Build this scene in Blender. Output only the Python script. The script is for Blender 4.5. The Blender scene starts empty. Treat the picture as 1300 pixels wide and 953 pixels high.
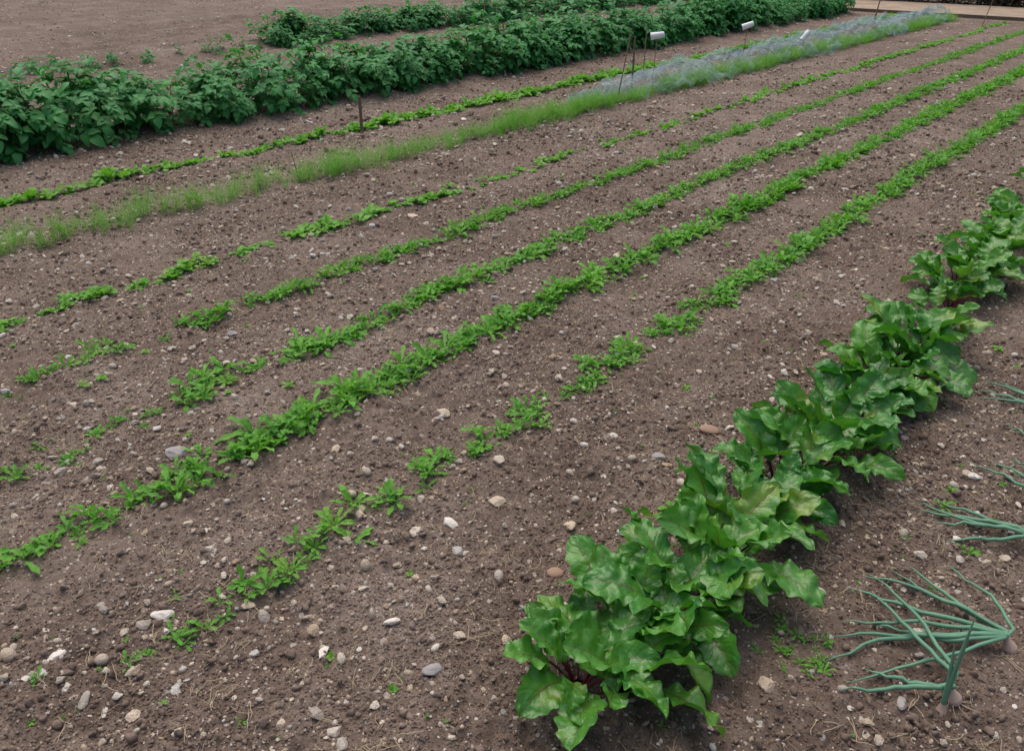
import bpy, bmesh, math, random
import numpy as np
from mathutils import Vector, noise as mnoise
R=np.random.RandomState(7); random.seed(7)
scene=bpy.context.scene
PI=math.pi
# ---------------------------------------------------------------- noise / terrain
def vn(x,y,seed=0):
    x=np.asarray(x,dtype=np.float64); y=np.asarray(y,dtype=np.float64)
    xi=np.floor(x).astype(np.int64); yi=np.floor(y).astype(np.int64)
    fx=x-xi; fy=y-yi; fx=fx*fx*(3-2*fx); fy=fy*fy*(3-2*fy)
    def h(a,b):
        v=(a*374761393+b*668265263+seed*144269504)&0xffffffff
        v=((v^(v>>13))*1274126177)&0xffffffff
        v=v^(v>>16)
        return v/2147483648.0-1.0
    return (h(xi,yi)*(1-fx)+h(xi+1,yi)*fx)*(1-fy)+(h(xi,yi+1)*(1-fx)+h(xi+1,yi+1)*fx)*fy
ROWS=dict(B=-1.64,C=-2.22,D=-2.70,E=-3.27,F=-3.90,G=-4.88,H=-5.88)
def height(x,y):
    x=np.asarray(x,dtype=np.float64); y=np.asarray(y,dtype=np.float64)
    z=.014*vn(x/.5,y/.6,1)+.013*vn(x/.19+y/.7,y/.19,2)+.011*vn(x/.08+3,y/.08+x/.3,3)
    fine=np.clip(1.4-np.hypot(x,y)/9,0.3,1)
    lump=.7+.6*vn(x/.3,y/.3,8)
    z=z+fine*(.0095*lump*vn(x/.036+y/.11,y/.036,4)+.0075*lump*(1-2*np.abs(vn(x/.021,y/.021+x/.07,5)))+.0035*vn(x/.0125,y/.0125,9))
    z=z+.08*np.exp(-((x+7.25)/.42)**2)+.10*np.exp(-((x+11.5)/.42)**2)
    z=z+np.where(x<-8.6,.026*np.sin((x+8.6)*2*PI/.62),0)*np.where(np.abs(x+11.5)<.8,0,1)
    f=np.clip((19.2-y)/.6,0,1)
    return z*f+0.0
def hz(x,y): return float(height(x,y))
# ---------------------------------------------------------------- mesh helpers
def link(o,parent=None):
    scene.collection.objects.link(o)
    if parent: o.parent=parent
    return o
def quadmesh(name,V,Q,UV=None,MI=None,mats=(),smooth=True):
    me=bpy.data.meshes.new(name)
    V=np.asarray(V,dtype=np.float32); Q=np.asarray(Q,dtype=np.int32)
    me.vertices.add(len(V)); me.vertices.foreach_set('co',V.ravel())
    n=len(Q); me.loops.add(n*4); me.loops.foreach_set('vertex_index',Q.ravel())
    me.polygons.add(n); me.polygons.foreach_set('loop_start',np.arange(0,n*4,4,dtype=np.int32))
    me.polygons.foreach_set('loop_total',np.full(n,4,dtype=np.int32))
    if MI is not None: me.polygons.foreach_set('material_index',np.asarray(MI,dtype=np.int32))
    me.polygons.foreach_set('use_smooth',np.full(n,smooth,dtype=bool))
    if UV is not None:
        l=me.uv_layers.new(name='UVMap'); l.data.foreach_set('uv',np.asarray(UV,dtype=np.float32)[Q.ravel()].ravel())
    for m in mats: me.materials.append(m)
    me.update(calc_edges=True); me.validate()
    return me
class MB:
    def __init__(s): s.V=[];s.Q=[];s.U=[];s.M=[];s.n=0
    def grid(s,P,UV,mi=0):
        a,b=P.shape[:2]; i=np.arange(a*b).reshape(a,b)+s.n
        q=np.stack([i[:-1,:-1],i[1:,:-1],i[1:,1:],i[:-1,1:]],-1).reshape(-1,4)
        s.V.append(P.reshape(-1,3)); s.U.append(UV.reshape(-1,2)); s.Q.append(q); s.M.append(np.full(len(q),mi)); s.n+=a*b
    def tube(s,pts,rad,k=6,mi=0):
        pts=np.asarray(pts,float); n=len(pts); rad=np.broadcast_to(np.asarray(rad,float),(n,))
        T=np.gradient(pts,axis=0); T/=np.linalg.norm(T,axis=1)[:,None]+1e-9
        ref=np.array([0,0,1.]) if abs(T[:,2]).mean()<.8 else np.array([1.,0,0])
        A=np.cross(T,ref); A/=np.linalg.norm(A,axis=1)[:,None]+1e-9; B=np.cross(T,A)
        a=np.linspace(0,2*PI,k+1)
        P=pts[:,None]+rad[:,None,None]*(np.cos(a)[None,:,None]*A[:,None]+np.sin(a)[None,:,None]*B[:,None])
        UV=np.zeros((n,k+1,2)); UV[...,0]=np.linspace(0,1,n)[:,None]; UV[...,1]=a[None]/(2*PI)
        s.grid(P,UV,mi)
    def box(s,c,d,mi=0,bev=0):
        c=np.array(c,float); d=np.array(d,float)/2
        v=np.array([[x,y,z] for x in(-1,1) for y in(-1,1) for z in(-1,1)],float)*d+c
        q=np.array([[0,1,3,2],[4,6,7,5],[0,4,5,1],[2,3,7,6],[0,2,6,4],[1,5,7,3]])+s.n
        s.V.append(v); s.U.append(v[:,:2]); s.Q.append(q); s.M.append(np.full(6,mi)); s.n+=8
    def leaf(s,o,L,W,az,el0,el1,prof,ns=10,nt=5,fold=.3,ruf=0,rufn=3,bend=0,roll=0,mi=0,ph=0,crk=0):
        sv=np.linspace(0,1,ns); el=el0+(el1-el0)*sv**1.2
        ds=L/(ns-1); r=np.concatenate([[0],np.cumsum(np.cos(el[:-1])*ds)]); z=np.concatenate([[0],np.cumsum(np.sin(el[:-1])*ds)])
        a=az+bend*sv; d=np.stack([np.cos(a),np.sin(a),0*a],1)
        side=np.stack([-np.sin(a),np.cos(a),0*a],1)
        nor=np.stack([-np.sin(el)*d[:,0],-np.sin(el)*d[:,1],np.cos(el)],1)
        rr=roll*sv
        sd=side*np.cos(rr)[:,None]+nor*np.sin(rr)[:,None]; nn=nor*np.cos(rr)[:,None]-side*np.sin(rr)[:,None]
        c=np.stack([r*math.cos(az+bend*.5),r*math.sin(az+bend*.5),z],1)+np.asarray(o)[None]
        t=np.linspace(-1,1,nt); w=W*prof(sv)
        if crk: ew=1+.07*np.sin(2*PI*rufn*1.7*sv[:,None]+ph*2+np.sign(t)[None,:])*np.abs(t)[None,:]**3
        else: ew=1.0
        off=t[None,:]*w[:,None]*math.cos(fold)*ew
        rf=ruf*W*(np.abs(t)[None,:]**1.8)*np.sin(2*PI*rufn*(sv[:,None]+.05*np.sin(9*sv[:,None]+ph))+ph+np.sign(t)[None,:]*1.3)*np.clip(prof(sv),0,1)[:,None]
        up=np.abs(t)[None,:]*w[:,None]*math.sin(fold)+rf
        if crk:
            cc=vn(sv[:,None]*7+ph*3+0*t[None,:],t[None,:]*2.6+ph*5+0*sv[:,None],21)+.4*vn(sv[:,None]*15+ph*3+0*t[None,:],t[None,:]*5+ph*5+0*sv[:,None],22)
            up=up+crk*W*cc*np.clip(np.abs(t)*4,0,1)[None,:]
        P=c[:,None]+off[...,None]*sd[:,None]+up[...,None]*nn[:,None]
        UV=np.zeros((ns,nt,2)); UV[...,0]=sv[:,None]; UV[...,1]=(t[None,:]*.5+.5)
        s.grid(P,UV,mi)
        return c
    def mesh(s,name,mats,smooth=True):
        return quadmesh(name,np.concatenate(s.V),np.concatenate(s.Q),np.concatenate(s.U),np.concatenate(s.M),mats,smooth)
# ---------------------------------------------------------------- material helpers
def newmat(name):
    m=bpy.data.materials.new(name); m.use_nodes=True; nt=m.node_tree; nt.nodes.clear()
    return m,nt
def N(nt,t,**k):
    n=nt.nodes.new(t)
    for a,b in k.items():
        if a=='inp':
            for i,v in b.items(): n.inputs[i].default_value=v
        else: setattr(n,a,b)
    return n
def math_(nt,op,a,b=None,c=None,clamp=False):
    n=N(nt,'ShaderNodeMath',operation=op); n.use_clamp=clamp
    for i,v in enumerate((a,b,c)):
        if v is None: continue
        if hasattr(v,'links'): nt.links.new(v,n.inputs[i])
        else: n.inputs[i].default_value=v
    return n.outputs[0]
def mix(nt,f,a,b,bt='MIX'):
    n=N(nt,'ShaderNodeMix',data_type='RGBA',blend_type=bt)
    for i,v in ((0,f),(6,a),(7,b)):
        if hasattr(v,'links'): nt.links.new(v,n.inputs[i])
        else: n.inputs[i].default_value=v if i==0 else (*v,1) if len(v)==3 else v
    return n.outputs[2]
def ramp(nt,f,stops,interp='LINEAR'):
    n=N(nt,'ShaderNodeValToRGB'); cr=n.color_ramp; cr.interpolation=interp
    while len(cr.elements)<len(stops): cr.elements.new(.5)
    for e,(p,c) in zip(cr.elements,stops): e.position=p; e.color=(*c,1) if len(c)==3 else c
    nt.links.new(f,n.inputs[0]); return n.outputs[0]
def noise(nt,scale,detail=4,rough=.6,vec=None):
    n=N(nt,'ShaderNodeTexNoise',inp={'Scale':scale,'Detail':detail,'Roughness':rough})
    if vec is not None: nt.links.new(vec,n.inputs['Vector'])
    return n.outputs['Fac']
def bump(nt,h,st,dist,normal=None):
    b=N(nt,'ShaderNodeBump',inp={'Strength':st,'Distance':dist}); nt.links.new(h,b.inputs['Height'])
    if normal is not None: nt.links.new(normal,b.inputs['Normal'])
    return b.outputs[0]
def finish(nt,col,rough,normal=None,spec=.3,extra=None):
    p=N(nt,'ShaderNodeBsdfPrincipled'); o=N(nt,'ShaderNodeOutputMaterial')
    for i,v in (('Base Color',col),('Roughness',rough)):
        if hasattr(v,'links'): nt.links.new(v,p.inputs[i])
        else: p.inputs[i].default_value=v if i=='Roughness' else (*v,1)
    p.inputs['Specular IOR Level'].default_value=spec
    if normal is not None: nt.links.new(normal,p.inputs['Normal'])
    nt.links.new(p.outputs[0],o.inputs[0]); return p,o
def soil_mat(name,bright=1.0,grit=True):
    m,nt=newmat(name)
    g=N(nt,'ShaderNodeNewGeometry').outputs['Position']
    b=bright*1.03
    n0=noise(nt,.35,3,.5,g); n1=noise(nt,1.7,4,.6,g); n2=noise(nt,26,6,.7,g); n3=noise(nt,150,4,.7,g)
    f=math_(nt,'ADD',math_(nt,'ADD',math_(nt,'MULTIPLY',n0,.15),math_(nt,'MULTIPLY',n1,.3)),math_(nt,'ADD',math_(nt,'MULTIPLY',n2,.3),math_(nt,'MULTIPLY',n3,.25)))
    col=ramp(nt,f,[(.38,(.088*b,.063*b,.048*b)),(.5,(.165*b,.123*b,.098*b)),(.62,(.275*b,.220*b,.182*b))])
    if grit:
        for sc,th,amt in ((150,.83,.8),(80,.86,.88),(42,.90,.88)):
            v=N(nt,'ShaderNodeTexVoronoi',inp={'Scale':sc}); nt.links.new(g,v.inputs['Vector'])
            sep=N(nt,'ShaderNodeSeparateColor'); nt.links.new(v.outputs['Color'],sep.inputs[0])
            on=math_(nt,'GREATER_THAN',sep.outputs[0],th)
            near=math_(nt,'LESS_THAN',v.outputs['Distance'],math_(nt,'MULTIPLY_ADD',sep.outputs[2],.25,.15))
            k=math_(nt,'MULTIPLY',math_(nt,'MULTIPLY',on,near),amt)
            sc_=ramp(nt,sep.outputs[1],[(0,(.36,.27,.19)),(.4,(.56,.48,.38)),(.75,(.38,.34,.30)),(1,(.74,.68,.58))])
            col=mix(nt,k,col,sc_)
        h=math_(nt,'ADD',n2,math_(nt,'MULTIPLY',n3,.45))
        nrm=bump(nt,noise(nt,420,2,.6,g),.5,.0015,bump(nt,h,.9,.011))
    else:
        nrm=bump(nt,n3,.5,.003)
    finish(nt,col,.95,nrm,.1); return m
def leaf_mat(name,c1,c2,rough=.5,trans=.22,vein=None,veinw=.04,sidev=0,spec=.35,yel=0.1,dark=None,bs=.4):
    m,nt=newmat(name)
    g=N(nt,'ShaderNodeNewGeometry').outputs['Position']
    oi=N(nt,'ShaderNodeObjectInfo').outputs['Random']
    n1=noise(nt,14,3,.6,g)
    f=math_(nt,'ADD',math_(nt,'MULTIPLY',oi,.5),math_(nt,'MULTIPLY_ADD',n1,1.4,-.45),clamp=True)
    col=mix(nt,f,c1,c2)
    if yel>0:
        n5=noise(nt,5,2,.5,g); k=math_(nt,'MULTIPLY',math_(nt,'SUBTRACT',n5,.58,clamp=True),yel*10,clamp=True)
        col=mix(nt,k,col,(.24,.34,.05))
    uv=N(nt,'ShaderNodeUVMap').outputs[0]; sx=N(nt,'ShaderNodeSeparateXYZ'); nt.links.new(uv,sx.inputs[0])
    t=math_(nt,'ABSOLUTE',math_(nt,'SUBTRACT',math_(nt,'MULTIPLY',sx.outputs[1],2.0),1.0))
    nrm=None
    if vein is not None:
        wv=math_(nt,'MULTIPLY_ADD',sx.outputs[0],-veinw*.75,veinw)
        mid=math_(nt,'LESS_THAN',t,wv)
        k=mid
        ph=math_(nt,'FRACT',math_(nt,'SUBTRACT',math_(nt,'MULTIPLY',sx.outputs[0],max(sidev,1)),math_(nt,'MULTIPLY',t,1.5)))
        tri=math_(nt,'ABSOLUTE',math_(nt,'SUBTRACT',ph,.5))
        if sidev:
            sv=math_(nt,'MULTIPLY',math_(nt,'LESS_THAN',tri,.03),math_(nt,'SUBTRACT',1.0,math_(nt,'MULTIPLY',t,1.2),clamp=True))
            k=math_(nt,'MAXIMUM',mid,math_(nt,'MULTIPLY',sv,.5))
        col=mix(nt,math_(nt,'MULTIPLY',k,.85),col,vein)
        hh=math_(nt,'ADD',math_(nt,'MULTIPLY',math_(nt,'MINIMUM',tri,.25),1.2),math_(nt,'MULTIPLY',noise(nt,70,3,.6,g),1.0))
        nrm=bump(nt,hh,bs,.006)
    else:
        nrm=bump(nt,noise(nt,90,2,.5,g),.4,.003)
    p,o=finish(nt,col,rough,nrm,spec)
    tr=N(nt,'ShaderNodeBsdfTranslucent'); c3=mix(nt,1.0,col,(1.3,1.5,.6),'MULTIPLY'); nt.links.new(c3,tr.inputs[0])
    ms=N(nt,'ShaderNodeMixShader',inp={0:trans}); nt.links.new(p.outputs[0],ms.inputs[1]); nt.links.new(tr.outputs[0],ms.inputs[2])
    nt.links.new(ms.outputs[0],o.inputs[0])
    return m
def plain(name,c,rough=.6,var=.25,sc=30,spec=.3):
    m,nt=newmat(name); g=N(nt,'ShaderNodeTexCoord').outputs['Object']
    n=noise(nt,sc,4,.6,g); col=mix(nt,n,tuple(x*(1-var) for x in c),tuple(min(1,x*(1+var)) for x in c))
    finish(nt,col,rough,bump(nt,n,.3,.004),spec); return m
SOIL=soil_mat('soil'); CLOD=soil_mat('soil_clod',1.15,False)
SEED=leaf_mat('seedling_leaf',(.080,.27,.032),(.20,.46,.065),.5,.3,(.20,.44,.10),.10,yel=.2,spec=.28)
SEEDY=leaf_mat('radish_leaf',(.12,.33,.04),(.21,.46,.07),.5,.3,(.25,.44,.14),.08,yel=.2,spec=.25)
CARR=leaf_mat('carrot_leaf',(.13,.34,.05),(.21,.44,.09),.55,.3,None,yel=.3,spec=.2)
POT=leaf_mat('potato_leaf',(.030,.19,.055),(.09,.34,.09),.5,.28,(.09,.30,.10),.06,yel=.08,spec=.30)
BEET=leaf_mat('beet_leaf',(.026,.17,.026),(.12,.33,.04),.30,.24,(.15,.03,.03),.045,sidev=6,spec=.6,yel=.6,bs=.45)
STEM=plain('beet_stem',(.10,.014,.022),.45,.5,30,.35)
PSTEM=plain('green_stem',(.07,.18,.05),.5)
ONION=plain('onion_leaf',(.12,.27,.17),.48,.35,12,.35)
BULB=plain('onion_bulb',(.55,.40,.32),.45,.35,60,.4)
ONIONT=plain('onion_root',(.45,.36,.26),.7)
CANE=plain('bamboo',(.25,.18,.1),.6,.35,20)
WOOD=plain('weathered_wood',(.16,.12,.085),.8,.4,25)
WHITE=plain('white_plastic',(.78,.79,.79),.4,.06,8)
WIRE=plain('wire',(.08,.09,.08),.5)
STRAW=plain('straw',(.42,.34,.22),.7,.3,9)
m,nt=newmat('pebble'); g=N(nt,'ShaderNodeTexCoord').outputs['Object']; oi=N(nt,'ShaderNodeObjectInfo').outputs['Random']
pc=ramp(nt,oi,[(0,(.50,.40,.28)),(.18,(.66,.58,.47)),(.32,(.42,.36,.30)),(.44,(.74,.67,.56)),(.56,(.36,.24,.16)),(.62,(.58,.46,.33)),(.74,(.44,.41,.38)),(.84,(.80,.76,.68)),(1,(.64,.50,.36))])
n=noise(nt,1.8,6,.65,g); pc=mix(nt,math_(nt,'MULTIPLY',math_(nt,'SUBTRACT',n,.54,clamp=True),3.0,clamp=True),pc,(.22,.17,.14))
finish(nt,pc,.75,bump(nt,noise(nt,7,5,.7,g),.5,.1),.25); PEB=m
# ---------------------------------------------------------------- instancing
def instancer(name,P,Rt,S,I,objs,mat=None):
    col=bpy.data.collections.new(name+'_parts')
    for i,o in enumerate(objs): o.name='%s_part_%02d'%(name,i); col.objects.link(o)
    me=bpy.data.meshes.new(name); n=len(P)
    me.vertices.add(n); me.vertices.foreach_set('co',np.asarray(P,dtype=np.float32).ravel())
    S=np.asarray(S,float); S=np.repeat(S[:,None],3,1) if S.ndim==1 else S
    a=me.attributes.new('rot','FLOAT_VECTOR','POINT'); a.data.foreach_set('vector',np.asarray(Rt,dtype=np.float32).ravel())
    a=me.attributes.new('scl','FLOAT_VECTOR','POINT'); a.data.foreach_set('vector',S.astype(np.float32).ravel())
    a=me.attributes.new('idx','INT','POINT'); a.data.foreach_set('value',np.asarray(I,dtype=np.int32))
    me.update()
    ob=link(bpy.data.objects.new(name,me))
    ng=bpy.data.node_groups.new(name,'GeometryNodeTree')
    ng.interface.new_socket('Geometry',in_out='INPUT',socket_type='NodeSocketGeometry')
    ng.interface.new_socket('Geometry',in_out='OUTPUT',socket_type='NodeSocketGeometry')
    gi=ng.nodes.new('NodeGroupInput'); go=ng.nodes.new('NodeGroupOutput')
    ip=ng.nodes.new('GeometryNodeInstanceOnPoints'); ci=ng.nodes.new('GeometryNodeCollectionInfo')
    ci.inputs['Collection'].default_value=col; ci.inputs['Separate Children'].default_value=True; ci.inputs['Reset Children'].default_value=True
    ip.inputs['Pick Instance'].default_value=True
    def attr(nm,dt):
        a=ng.nodes.new('GeometryNodeInputNamedAttribute'); a.data_type=dt; a.inputs['Name'].default_value=nm
        return a.outputs['Attribute']
    L=ng.links.new
    L(gi.outputs[0],ip.inputs['Points']); L(ci.outputs[0],ip.inputs['Instance'])
    L(attr('rot','FLOAT_VECTOR'),ip.inputs['Rotation']); L(attr('scl','FLOAT_VECTOR'),ip.inputs['Scale']); L(attr('idx','INT'),ip.inputs['Instance Index'])
    L(ip.outputs[0],go.inputs[0])
    md=ob.modifiers.new('scatter','NODES'); md.node_group=ng
    return ob
# ---------------------------------------------------------------- ground
def steps(*seg):
    out=[]
    for a,b,s in seg: out.append(np.arange(a,b-1e-6,s))
    return np.concatenate(out)
xs=np.concatenate([[-300,-200,-120,-80,-60],steps((-45,-16,1.0),(-16,-8,.08),(-8,-4.6,.03),(-4.6,-2.6,.012),(-2.6,.6,.007),(.6,3,.04),(3,12,.4)),[12,16,25,50,100,200,300]])
ys=np.concatenate([[-300,-150,-80,-40,-20,-10,-6,-4,-3],steps((-2,.1,.06),(.1,2.6,.007),(2.6,4.6,.012),(4.6,9,.03),(9,19.3,.07),(19.3,24,.3)),[24,28,35,50,80,150,300,500]])
X,Y=np.meshgrid(xs,ys,indexing='ij'); Z=height(X,Y)
Z=Z*np.where((X<-46)|(X>12)|(Y<-10)|(Y>24),0,1)
i=np.arange(X.size).reshape(X.shape)
Q=np.stack([i[:-1,:-1],i[1:,:-1],i[1:,1:],i[:-1,1:]],-1).reshape(-1,4)
link(bpy.data.objects.new('ground',quadmesh('ground',np.stack([X,Y,Z],-1).reshape(-1,3),Q,mats=[SOIL])))
# ---------------------------------------------------------------- clods & stones
def rock(kind,seed,mat):
    bm=bmesh.new(); bmesh.ops.create_icosphere(bm,subdivisions=2 if kind=='clod' else 3,radius=.5)
    rr=random.Random(seed); off=Vector((rr.uniform(-50,50),)*3)+Vector((seed,0,0))
    pl=[(Vector((rr.gauss(0,1),rr.gauss(0,1),rr.gauss(0,1))).normalized(),rr.uniform(.26,.4)) for _ in range(9 if kind!='pebble' else 0)]
    sx=Vector((1,rr.uniform(.65,.95),rr.uniform(.45,.75)))
    for v in bm.verts:
        p=v.co.copy()
        for nrm,d in pl:
            k=p.dot(nrm)-d
            if k>0: p-=nrm*k*.92
        amp={'clod':.26,'stone':.07,'pebble':.07}[kind]; fr={'clod':2.6,'stone':3.2,'pebble':1.3}[kind]
        p*=1+amp*mnoise.noise(p*fr+off)*2
        if kind!='pebble': p*=1+.05*mnoise.noise(p*9+off)*2
        v.co=Vector((p.x*sx.x,p.y*sx.y,p.z*sx.z))
    me=bpy.data.meshes.new('rock'); bm.to_mesh(me); bm.free(); me.materials.append(mat)
    for f in me.polygons: f.use_smooth=(kind!='stone')
    return bpy.data.objects.new('rock',me)
def scatter(n,xr,yr,fall):
    P=[];c=0
    while c<n:
        x=R.uniform(*xr,n*2); y=R.uniform(*yr,n*2); d=np.hypot(x,y)
        pat=.6+.4*vn(x/.35,y/.35,33)
        k=R.rand(n*2)<np.minimum(1,(fall/np.maximum(d,.1))**2)*pat
        P.append(np.stack([x[k],y[k]],1)); c+=k.sum()
    return np.concatenate(P)[:n]
def sizes(n,a,b,p): u=R.rand(n); return a*(1-u*(1-(a/b)**p))**(-1/p)
def drop(name,P,S,sink,objs,tilt):
    n=len(P); Pz=height(P[:,0],P[:,1])+S*sink
    rot=R.uniform(0,6.28,(n,3)) if tilt is None else np.column_stack([R.normal(0,tilt,(n,2)),R.uniform(0,6.28,n)])
    return instancer(name,np.column_stack([P,Pz]),rot,S,R.randint(0,len(objs),n),objs)
P=scatter(105000,(-9,1),(0.1,12),2.4); d=np.hypot(P[:,0],P[:,1])
drop('soil_clods',P,sizes(len(P),.006,.036,2.2)*np.clip(d/4,1,1.8),.08,[rock('clod',i+3,CLOD) for i in range(8)],None)
P=scatter(90000,(-4,.8),(0.1,4.5),1.5)
drop('soil_crumbs',P,sizes(len(P),.0035,.010,1.5),.15,[rock('clod',i+43,CLOD) for i in range(5)],None)
P=scatter(54000,(-16,2),(0.1,19),4.2); d=np.hypot(P[:,0],P[:,1])
stones=lambda:[rock('stone' if i<8 else 'pebble',i+20,PEB) for i in range(10)]
drop('stones',P,sizes(len(P),.006,.046,1.7)*np.clip(d/5,1,1.4),.13,stones(),.35)
P=np.column_stack([R.uniform(-34,-8,12000),R.uniform(-1,19,12000)])
drop('stones',P,sizes(len(P),.02,.06,2.2),.1,stones(),.35)
cols={'w':(.68,.63,.56),'g':(.32,.30,.29),'r':(.32,.21,.15),'t':(.50,.41,.30)}
sm={k:plain('stone_surface',v,.75,.3,25) for k,v in cols.items()}
for k,(x,y,s,c,a) in enumerate([(-1.08,2.285,.066,'r',.5),(-2.37,.967,.085,'g',.6),(-1.414,1.325,.058,'w',0),(-1.73,.577,.055,'w',1),(-1.319,.784,.038,'w',2),(-1.06,.918,.055,'g',1),(-1.88,1.75,.055,'t',0),(-1.15,1.566,.05,'t',2),(-1.056,1.38,.045,'r',1),(-1.80,.337,.05,'w',2),(-1.15,2.06,.05,'g',0),(-3.68,3.245,.08,'t',0),(-1.379,1.49,.06,'t',.6),(-.98,1.95,.035,'w',0),(-1.33,2.05,.035,'w',1),(-2.0,1.35,.045,'t',2),(-3.05,1.6,.05,'g',1),(-1.25,.95,.04,'w',1),(-1.6,.75,.035,'t',1),(-2.0,.8,.04,'t',2),(-.3,2.6,.04,'w',1),(-.25,2.25,.03,'w',0)]):
    o=rock('pebble' if c=='r' else 'stone',60+k,sm[c]); o.name='stone'; link(o)
    o.scale=(s*1.1,s,s*.7); o.rotation_euler=(0,.1,a); o.location=(x,y,hz(x,y)+s*.12)
def litter(seed):
    rr=random.Random(seed); b=MB()
    for i in range(3):
        p=np.array([rr.uniform(-.02,.02),rr.uniform(-.02,.02),.004]); a=rr.uniform(0,6.28); pts=[p]
        for k in range(5):
            a+=rr.uniform(-.5,.5); p=p+np.array([math.cos(a),math.sin(a),rr.uniform(-.15,.2)])*.009; pts.append(p)
        b.tube(pts,[.0007]*5+[.0002],4)
    return bpy.data.objects.new('l',b.mesh('litter',[STRAW]))
P=scatter(2600,(-6,.6),(.2,7),2.6); n=len(P)
instancer('dry_litter',np.column_stack([P,height(P[:,0],P[:,1])+.003]),np.column_stack([R.normal(0,.1,(n,2)),R.uniform(0,6.28,n)]),R.uniform(.4,1.3,n),R.randint(0,5,n),[litter(i) for i in range(5)])
# ---------------------------------------------------------------- seedling rows
def lobed(s):
    base=np.interp(s,[0,.1,.3,.55,.75,.9,1],[.10,.14,.40,.78,1.0,.62,.03])
    return base*(1-.55*(np.abs(((s*5.2)%1)-.35))*2*np.clip(1.1-s,0,1))
def spat(s): return np.interp(s,[0,.12,.35,.6,.8,.93,1],[.1,.12,.4,.9,1,.6,.04])
def ovate(s): return np.interp(s,[0,.08,.25,.45,.7,.9,1],[.1,.6,.95,1,.72,.3,.02])
def rosette(seed,kind):
    rr=random.Random(seed); b=MB(); n=rr.randint(7,11)
    for i in range(n):
        az=i*2.4+rr.uniform(-.4,.4); inner=i/n
        L=rr.uniform(.06,.115)*(1-.35*inner); e0=rr.uniform(.3,.9)+.5*inner; e1=e0-rr.uniform(.5,1.3)
        if kind=='lobed': b.leaf((0,0,0),L,.0130*rr.uniform(.8,1.2),az,e0,e1,lobed,19,5,.3,.3,3,rr.uniform(-.7,.7),rr.uniform(-.7,.7),ph=rr.uniform(0,6))
        else: b.leaf((0,0,0),L*.9,.019*rr.uniform(.85,1.2),az,e0,e1,spat,10,5,.2,.2,2,rr.uniform(-.5,.5),rr.uniform(-.5,.5),ph=rr.uniform(0,6))
    return bpy.data.objects.new('r',b.mesh('rosette',[SEED if kind=='lobed' else SEEDY]))
def rowpts(x0,segs,lat=.028,patch=.45):
    P=[];S=[]
    for a,b,sp,sc in segs:
        y=a
        while y<b:
            e=.6+.4*min(1,min(y-a,b-y)/.06+.3)
            g=float(.6*vn(y/.16,x0*9,77)+.5*vn(y/.45,x0*7,78))
            if g>-patch or R.rand()<.3:
                P.append((x0+R.normal(0,lat*(.6+.4*sc)),y+R.normal(0,.01))); S.append(sc*e*R.uniform(.45,1.15)*(1+.30*g))
            y+=sp*R.uniform(.6,1.4)
    return np.array(P),np.array(S)
SEGS={
'B':([(.44,.49,.04,.7),(.56,.71,.03,.9),(.76,.95,.028,.98),(.98,1.10,.03,.95),(1.17,1.32,.025,1.1),(1.40,1.58,.026,1.0),(1.63,2.03,.024,1.0),(2.08,2.2,.03,.7),(2.22,2.67,.018,1.05),(2.82,18.6,.022,1.03)],'lobed',.85),
'C':([(-.3,.27,.026,1.),(.3,.56,.022,1.05),(.56,.78,.025,.95),(.80,1.02,.023,1.0),(1.07,1.5,.020,1.1),(1.52,18.6,.020,1.07)],'lobed',.95),
'D':([(-.2,.5,.04,.8),(.52,.56,.03,1.0),(.58,1.1,.04,.5),(1.14,1.56,.024,.95),(1.60,1.66,.06,.5),(1.66,18.6,.023,.97)],'lobed',.65),
'E':([(-.2,.6,.05,.7),(.7,1.0,.045,.65),(1.05,1.72,.024,1.0),(1.83,3.05,.026,.97),(3.1,18.6,.03,.85)],'lobed',.62),
'F':([(-.2,.8,.05,.7),(.88,1.04,.03,.9),(1.13,1.46,.03,.9),(1.55,1.62,.03,.9),(1.68,2.36,.028,.95),(2.5,3.22,.026,.97),(3.3,3.85,.028,.88),(3.95,8.5,.045,.75),(8.5,18.6,.035,.82)],'spat',.48),
'H':([(.2,1.3,.05,1.1),(1.35,2.08,.042,1.3),(2.19,3.09,.038,1.3),(3.3,4.38,.038,1.3),(4.5,18.6,.032,1.4)],'spat',.95)}
for key,(segs,kind,pt) in SEGS.items():
    P,S=rowpts(ROWS[key],segs,.034 if key in'CB' else .036,pt)
    n=len(P); Pz=height(P[:,0],P[:,1])-.002
    objs=[rosette(100+i+10*ord(key),kind) for i in range(8)]
    instancer('seedling_row',np.column_stack([P,Pz]),np.column_stack([R.normal(0,.12,(n,2)),R.uniform(0,6.28,n)]),S,R.randint(0,8,n),objs)
P=scatter(620,(-7,.6),(.2,9),3.0); n=len(P)
instancer('weeds',np.column_stack([P,height(P[:,0],P[:,1])]),np.column_stack([np.zeros((n,2)),R.uniform(0,6.28,n)]),sizes(n,.08,.5,1.4),R.randint(0,6,n),[rosette(400+i,'spat' if i%2 else 'lobed') for i in range(6)])
def wisp(seed):
    rr=random.Random(seed); b=MB(); one=lambda s:1-.8*s
    for i in range(13):
        az=rr.uniform(0,6.28); L=rr.uniform(.07,.15); e0=rr.uniform(.8,1.5); o=(rr.uniform(-.02,.02),rr.uniform(-.02,.02),0)
        c=b.leaf(o,L,.0011,az,e0,e0-rr.uniform(.2,1),one,6,2,0)
        for q in (2,3,4,5):
            for sg in(-1,1): b.leaf(c[q],L*.22,.001,az+sg*.9,e0*.7,.2,one,3,2,0)
    return bpy.data.objects.new('w',b.mesh('wisp',[CARR]))
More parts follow.
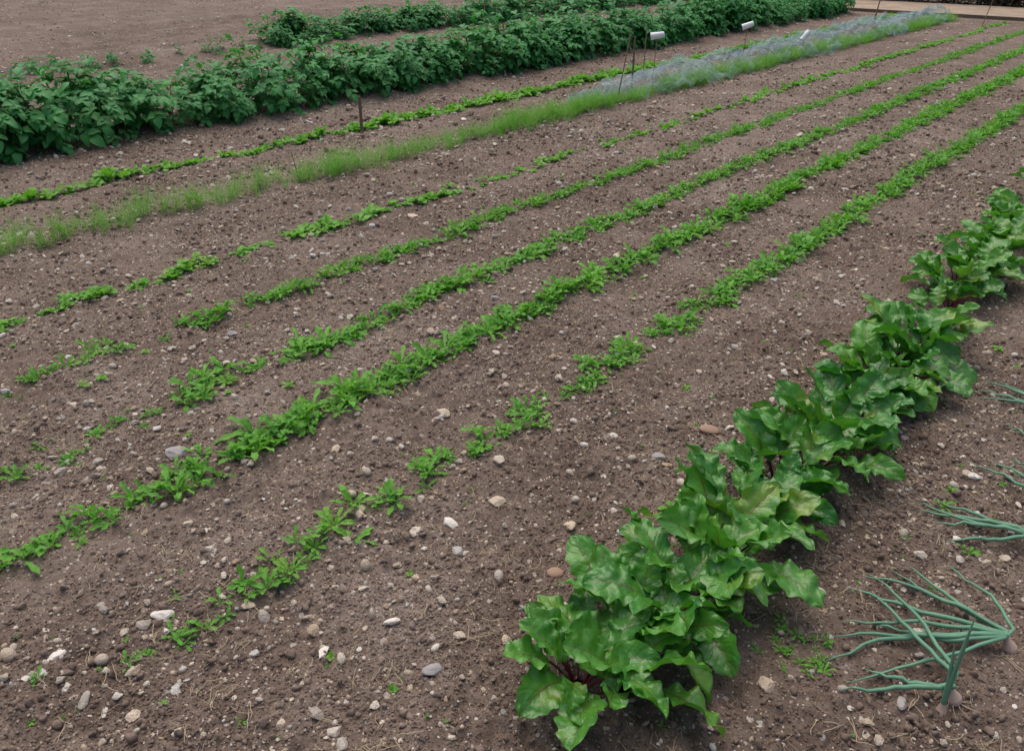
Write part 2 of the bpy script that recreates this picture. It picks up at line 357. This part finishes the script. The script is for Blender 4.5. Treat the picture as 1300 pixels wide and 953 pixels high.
P,S=rowpts(ROWS['G'],[(.4,3.2,.020,1.0),(3.2,5.2,.014,1.1),(5.2,18.6,.009,1.15)],.07,.65); n=len(P)
instancer('carrot_row',np.column_stack([P,height(P[:,0],P[:,1])]),np.column_stack([R.normal(0,.1,(n,2)),R.uniform(0,6.28,n)]),S,R.randint(0,6,n),[wisp(i) for i in range(6)])
# ---------------------------------------------------------------- potatoes
def shoot(seed):
    rr=random.Random(seed); b=MB(); H=rr.uniform(.24,.43); lx,ly=rr.uniform(-.08,.08),rr.uniform(-.08,.08)
    st=[(lx*t*t,ly*t*t,H*t) for t in np.linspace(0,1,5)]; b.tube(st,.005,5,1)
    n=11
    for i in range(n):
        t=.12+.88*i/(n-1); o=np.array([lx*t*t,ly*t*t,H*t]); az=i*2.4+rr.uniform(-.3,.3)
        L=rr.uniform(.13,.21)*(1.15-.4*t); e0=rr.uniform(.3,.9)+.35*t; e1=e0-rr.uniform(.9,1.5)
        c=b.leaf(o,L,.0022,az,e0,e1,lambda s:1-.5*s,7,2,0,mi=1)
        k=rr.uniform(.95,1.35)
        b.leaf(c[6],.085*k,.030*k,az,e1+.1,e1-.7,ovate,6,5,.25,.18,1.5,mi=0,ph=rr.uniform(0,6))
        for q,sc in((5,1),(4,.85),(2,.6)):
            for sg in(-1,1):
                a=az+sg*rr.uniform(.8,1.2)
                b.leaf(c[q],.068*k*sc,.024*k*sc,a,.1+rr.uniform(-.4,.3),-.7+rr.uniform(-.3,.3),ovate,5,5,.25,.15,1.5,mi=0,ph=rr.uniform(0,6))
    return bpy.data.objects.new('s',b.mesh('shoot',[POT,PSTEM]))
def potato(x0,a,b_,dens,sc,wid=.27,gap=.25):
    n=int((b_-a)*dens); y=R.uniform(a,b_,n); x=x0+R.uniform(-1,1,n)*wid
    cl=np.abs(((y+.12*vn(y/.5,y*0,9))/.42)%1-.5)*2
    k=R.rand(n)>gap*cl**2; x,y,cl=x[k],y[k],cl[k]; n=len(x)
    x+=.09*vn(y/.5,y*0,5); e=1-.30*np.abs((x-x0)/wid)**2
    S=sc*R.uniform(.72,1.14,n)*e*(1+.16*vn(y/.45,y*0+3,6))*(1.08-.20*cl)
    rx=np.zeros((n,3)); rx[:,1]=(x-x0)/wid*.5; rx[:,0]=R.normal(0,.2,n)
    instancer('potato_row',np.column_stack([x,y,height(x,y)-.01]),rx,S,R.randint(0,12,n),[shoot(900+i+int(-x0*10)) for i in range(12)])
potato(-7.26,-1.,18.6,46,1.10,.34,.5)
potato(-11.4,7.2,18.6,34,.92,.28,.45)
potato(-11.2,1.0,7.0,6,.5,.15)
# ---------------------------------------------------------------- beetroot
def beetprof(s): return np.interp(s,[0,.04,.12,.24,.38,.52,.68,.82,.92,.97,1],[.08,.25,.56,.86,1,.98,.88,.68,.42,.22,.03])
def beet(x,y,sc,seed,nl=13):
    rr=random.Random(seed); b=MB(); z=hz(x,y)-.01
    b.tube([(0,0,-.01),(0,0,.015),(0,0,.03)],[.018,.021,.015],8,1)
    for i in range(nl):
        inner=i/nl; az=i*2.4+rr.uniform(-.35,.35)
        pl=rr.uniform(.07,.15)*sc*(1-.05*inner); e0=rr.uniform(.75,1.2)+.35*inner
        o=np.array([math.cos(az)*.012,math.sin(az)*.012,.015])
        pts=[o]; e=e0
        for k in range(5):
            e=e0-.08*k; pts.append(pts[-1]+np.array([math.cos(az)*math.cos(e),math.sin(az)*math.cos(e),math.sin(e)])*pl/5)
        b.tube(pts,np.linspace(.0038,.0026,6)*sc,6,1)
        L=rr.uniform(.13,.20)*sc*(1-.15*inner); W=L*rr.uniform(.26,.34)
        b.leaf(pts[-1],L,W,az+rr.uniform(-.3,.3),e-.05,e-rr.uniform(.3,1.7)+.3*inner,beetprof,44,15,rr.uniform(.1,.5),rr.uniform(.13,.25),rr.uniform(2.4,4.0),rr.uniform(-.5,.5),rr.uniform(-1.1,1.1),mi=0,ph=rr.uniform(0,6),crk=.08)
    o=link(bpy.data.objects.new('beetroot_plant',b.mesh('beetroot_plant',[BEET,STEM]))); o.location=(x,y,z)
for k,(dx,y,sc,nl) in enumerate([(-.04,1.11,.88,13),(.04,1.18,.92,13),(-.02,1.30,1.02,14),(.03,1.42,.98,14),(-.02,1.55,1.0,14),(.02,1.68,1.06,14),(-.01,1.83,1.02,13),(.02,1.97,.88,12),(-.02,2.12,.98,13),(.02,2.28,1.06,14),(-.01,2.43,1.0,13),(.01,2.60,.95,12),(0,2.78,.88,12),(0,2.95,1.04,13),(.02,3.10,1.12,14),(-.02,3.26,1.08,14),(0,3.42,.95,13),(-.02,3.66,.75,10),(-.03,3.98,.92,12),(-.06,4.15,1.02,13),(-.03,4.32,1.02,13),(-.05,4.5,1.05,13),(-.05,4.72,1.05,13),(-.05,4.95,1.05,13),(-.05,5.25,1.1,13),(-.05,5.6,1.1,12),(-.05,6.1,1.1,12),(-.05,6.6,1.1,12)]):
    beet(-.73+dx,y,sc,500+k,nl)
# ---------------------------------------------------------------- onions
def onion(bx,by,leaves,seed):
    rr=random.Random(seed); b=MB(); z0=hz(bx,by)
    prof=[(0,.003),(.005,.012),(.014,.018),(.028,.018),(.040,.012),(.052,.009),(.066,.0075)]
    b.tube([(-.35*a,-.1*a,a*.8-.010) for a,_ in prof],[r for _,r in prof],12,2)
    for k in range(9):
        a=rr.uniform(0,6.28); b.tube([(0,0,0),(.025*math.cos(a),.025*math.sin(a),.006),(.05*math.cos(a+.3),.05*math.sin(a+.3),.004)],[.0009,.0007,.0003],4,1)
    for tx,ty,hh in leaves:
        dx,dy=tx-bx,ty-by
        pts=[];n=14; wv=rr.uniform(-.03,.03)
        for i in range(n):
            t=i/(n-1); x=dx*t; y=dy*t; w=math.sin(t*PI)*wv; x-=dy*w*3; y+=dx*w*3
            g=hz(bx+x,by+y)-z0+.009
            pts.append((x,y,g+.045*(1-t)**2+hh*4*t*(1-t)*(1-.35*t)))
        pts[0]=(-.02,-.006,.042)
        rad=np.interp(np.linspace(0,1,n),[0,.1,.5,.85,1],[.0044,.0060,.0056,.0034,.0006])*rr.uniform(.8,1.1)
        b.tube(pts,rad,8,0)
    o=link(bpy.data.objects.new('onion_plant',b.mesh('onion_plant',[ONION,ONIONT,BULB]))); o.location=(bx,by,z0)
onion(-.03,1.915,[(-.363,1.556,.003),(-.38,1.64,.008),(-.409,1.91,.01),(-.327,2.044,.01),(-.34,1.75,.004),(-.25,2.12,.02),(-.42,1.83,.004),(-.35,1.98,.004),(-.30,1.52,.003),(-.38,1.70,.006)],1)
onion(-.09,1.66,[(-.36,1.86,.03),(-.39,1.93,.015),(-.30,1.50,.008),(-.28,1.6,.015)],2)
onion(-.08,2.347,[(-.381,2.318,.008),(-.274,2.22,.006),(-.36,2.40,.004),(-.33,2.28,.01),(-.40,2.36,.006)],3)
onion(-.08,2.55,[(-.284,2.73,.02),(-.25,2.80,.03),(-.33,2.66,.008)],4)
onion(-.16,3.22,[(-.451,3.245,.008),(-.43,3.16,.008),(-.46,3.32,.008),(-.40,3.35,.008)],5)
onion(-.1,2.9,[(-.3,3.05,.008),(-.2,3.1,.02)],6)
def uponion(bx,by,seed):
    b=MB(); rr=random.Random(seed); z0=hz(bx,by)
    for k in range(2):
        a=rr.uniform(0,6.28); l=rr.uniform(.02,.04); H=(.29,.2)[k]
        pts=[(math.cos(a)*l*t*t,math.sin(a)*l*t*t,H*t-.01) for t in np.linspace(0,1,10)]
        b.tube(pts,np.interp(np.linspace(0,1,10),[0,.2,.7,1],[.0055,.006,.0045,.0006]),8,0)
    prof=[(0,.003),(.005,.012),(.013,.016),(.024,.014),(.034,.009),(.05,.006)]
    b.tube([(0,0,a-.026) for a,_ in prof],[r for _,r in prof],12,2)
    o=link(bpy.data.objects.new('onion_plant',b.mesh('onion_plant',[ONION,ONIONT,BULB]))); o.location=(bx,by,z0)
uponion(-.11,1.62,4)
P=np.column_stack([R.normal(-.43,.06,24),R.normal(1.55,.05,24)])
instancer('weed_patch',np.column_stack([P,height(P[:,0],P[:,1])]),np.column_stack([np.zeros((24,2)),R.uniform(0,6.28,24)]),R.uniform(.12,.32,24),R.randint(0,4,24),[rosette(450+i,'lobed') for i in range(4)])
# ---------------------------------------------------------------- net tunnel
m,nt=newmat('netting'); uv=N(nt,'ShaderNodeUVMap').outputs[0]; sx=N(nt,'ShaderNodeSeparateXYZ'); nt.links.new(uv,sx.inputs[0])
def th(o): return math_(nt,'LESS_THAN',math_(nt,'FRACT',math_(nt,'MULTIPLY',o,70.0)),.13)
k=math_(nt,'MAXIMUM',th(sx.outputs[0]),th(sx.outputs[1]))
p,o=finish(nt,(.36,.48,.50),.5,None,.2); tr=N(nt,'ShaderNodeBsdfTransparent'); ms=N(nt,'ShaderNodeMixShader')
nt.links.new(k,ms.inputs[0]); nt.links.new(tr.outputs[0],ms.inputs[1]); nt.links.new(p.outputs[0],ms.inputs[2]); nt.links.new(ms.outputs[0],o.inputs[0]); NET=m
b=MB(); yv=np.linspace(6.8,18.7,440); uu=np.linspace(-1,1,51); YY,UU=np.meshgrid(yv,uu,indexing='ij')
hw=.36+.15*vn(yv/.8,yv*0,11); hw=hw*np.interp(yv,[6.8,7.6,8.2],[.7,1.05,1])
hgt=(.15+.10*np.cos((yv-7)*2*PI/.95)*.6+.06*vn(yv/.6,yv*0,12))*np.interp(yv,[7,7.6,9],[.1,.5,1])
XX=-5.12+UU*hw[:,None]+.06*vn(YY/.25,UU*2,13)
ZZ=height(XX,YY)+.012+hgt[:,None]*(1-np.abs(UU)**2.0)+.09*np.abs(vn(YY/.16,UU*3.5,14))+.05*vn(YY/.07,UU*6,15)
ZZ=np.maximum(ZZ,height(XX,YY)+.006)
UVn=np.stack([YY,UU*.5],-1); b.grid(np.stack([XX,YY,ZZ],-1),UVn,0)
net=link(bpy.data.objects.new('garden_netting',b.mesh('garden_netting',[NET])))
b=MB()
for yy in np.arange(8.9,18.6,.95):
    a=np.linspace(0,PI,14); b.tube([(-5.12+.31*math.cos(t),yy,.19*math.sin(t)) for t in a],.003,5)
link(bpy.data.objects.new('hoops',b.mesh('hoops',[WIRE])),net)
# ---------------------------------------------------------------- canes, pegs, labels
def cane(x,y,h,lean=(0,0),r=.007,mat=CANE,name='bamboo_cane'):
    b=MB(); z=hz(x,y); pts=[];rad=[]
    for i in range(15):
        t=i/14; pts.append((lean[0]*t,lean[1]*t,-.05+(h+.05)*t)); rad.append(r*(1.0-.25*t)*(1.18 if i%4==0 else 1))
    b.tube(pts,rad,8); b.tube([pts[-1],(pts[-1][0],pts[-1][1],pts[-1][2]+.002)],[rad[-1],.0005],8)
    o=link(bpy.data.objects.new(name,b.mesh(name,[mat]))); o.location=(x,y,z); return o,pts[-1]
cane(-4.88,7.16,.72,(.07,.10)); cane(-5.5,8.6,.68,(0,.02),.006); cane(-5.25,8.0,.55,(.0,.0),.012,WOOD)
cane(-8.3,8.84,.95,(0,0),.011); cane(-4.03,17.5,.6,(.1,.05),.008); cane(-5.76,16.9,.5,(.06,0),.015)
cane(-3.3,18.7,.75,(.1,.1),.01); cane(-6.9,18.9,.8,(-.05,0),.01); cane(-7.9,14.0,.75,(.03,0),.009)
cane(-4.86,3.25,.2,(-.08,0),.0025,WIRE,'wire_peg')
b=MB(); b.tube([(0,0,-.05),(0,0,.05),(.003,0,.2),(.0,0,.31),(0,0,.325)],[.011,.015,.015,.014,.006],6); o=link(bpy.data.objects.new('wooden_peg',b.mesh('wooden_peg',[WOOD],False))); o.location=(-5.79,4.56,hz(-5.79,4.56))
for x,y,h,tilt in((-5.12,8.2,.56,.3),(-5.24,10.6,.5,.1),(-4.9,11.7,.30,-.5)):
    o,tip=cane(x,y,h,(.02,.02),.005,CANE,'plant_label')
    b=MB()
    b.tube([(0,0,-.075),(0,0,0.0),(0,0,.07),(0,0,.074),(0,0,.075)],[.040,.036,.032,.025,.001],14)
    c=link(bpy.data.objects.new('white_cup',b.mesh('white_cup',[WHITE])),o); c.location=(tip[0],tip[1],tip[2]-.02); c.rotation_euler=(tilt*.3,1.1+tilt,.6)
# ---------------------------------------------------------------- path, edging, hedge
m,nt=newmat('path_gravel'); g=N(nt,'ShaderNodeNewGeometry').outputs['Position']
n1=noise(nt,1.5,4,.6,g); n2=noise(nt,50,4,.7,g)
col=ramp(nt,math_(nt,'ADD',math_(nt,'MULTIPLY',n1,.4),math_(nt,'MULTIPLY',n2,.6)),[(.35,(.23,.17,.12)),(.65,(.48,.38,.29))])
finish(nt,col,.9,bump(nt,n2,.7,.02),.2); GR=m
xs2=np.arange(-14,30,.25); ys2=np.arange(19.3,22.4,.1); XX,YY=np.meshgrid(xs2,ys2,indexing='ij')
ZZ=.03+.008*vn(XX/.5,YY/.4,40); b=MB(); b.grid(np.stack([XX,YY,ZZ],-1),np.stack([XX,YY],-1)); link(bpy.data.objects.new('gravel_path',b.mesh('gravel_path',[GR])))
b=MB(); x=-14
while x<29: b.box((x+1.2,19.24,.02),(2.39,.035,.09)); x+=2.4
link(bpy.data.objects.new('timber_edging',b.mesh('timber_edging',[WOOD],False)))
HED=leaf_mat('hedge_leaf',(.025,.04,.018),(.07,.05,.03),.6,.1,None,yel=0)
def clump(seed):
    rr=random.Random(seed); b=MB()
    for i in range(60):
        o=np.array([rr.gauss(0,.09),rr.gauss(0,.09),rr.gauss(0,.09)])
        b.leaf(o,rr.uniform(.05,.08),.018,rr.uniform(0,6.28),rr.uniform(-.6,1),rr.uniform(-1,.4),ovate,4,3,.2)
    b.tube([(0,0,-.2),(0,0,0),(.02,0,.15)],[.006,.005,.002],4,0)
    return bpy.data.objects.new('c',b.mesh('clump',[HED]))
n=5200; x=R.uniform(-14,30,n); y=22.85+R.uniform(-.32,.42,n); z=R.uniform(.05,1.2,n)+.08*vn(x/.5,x*0,8)
instancer('hedge',np.column_stack([x,y,z]),R.uniform(-.6,.6,(n,3)),R.uniform(.8,1.3,n),R.randint(0,5,n),[clump(i) for i in range(5)])
# ---------------------------------------------------------------- light & camera
w=bpy.data.worlds.new('World'); scene.world=w; w.use_nodes=True; nt=w.node_tree
sky=nt.nodes.new('ShaderNodeTexSky'); sky.sky_type='NISHITA'; sky.sun_disc=False
EL,AZ=math.radians(68),math.radians(-60)
sky.sun_elevation=EL; sky.sun_rotation=AZ; sky.dust_density=5; sky.air_density=.9; sky.ozone_density=.5
bg=nt.nodes['Background']; nt.links.new(sky.outputs[0],bg.inputs[0]); bg.inputs[1].default_value=.15
sd=bpy.data.lights.new('sun','SUN'); sd.energy=1.6; sd.angle=math.radians(75); sd.color=(1,.95,.87)
so=link(bpy.data.objects.new('sun',sd))
dirv=Vector((math.sin(AZ)*math.cos(EL),math.cos(AZ)*math.cos(EL),math.sin(EL)))
so.rotation_euler=dirv.to_track_quat('Z','Y').to_euler(); so.location=dirv*30
cd=bpy.data.cameras.new('camera'); cam=link(bpy.data.objects.new('camera',cd)); scene.camera=cam
cam.location=(0,0,1.6); cam.rotation_euler=(math.radians(90-26.8),0,math.radians(41.4))
cd.sensor_width=36; cd.lens=28.58; cd.shift_y=-.0346; cd.clip_end=2000; cd.clip_start=.05
scene.view_settings.view_transform='Standard'; scene.view_settings.look='None'; scene.view_settings.exposure=0
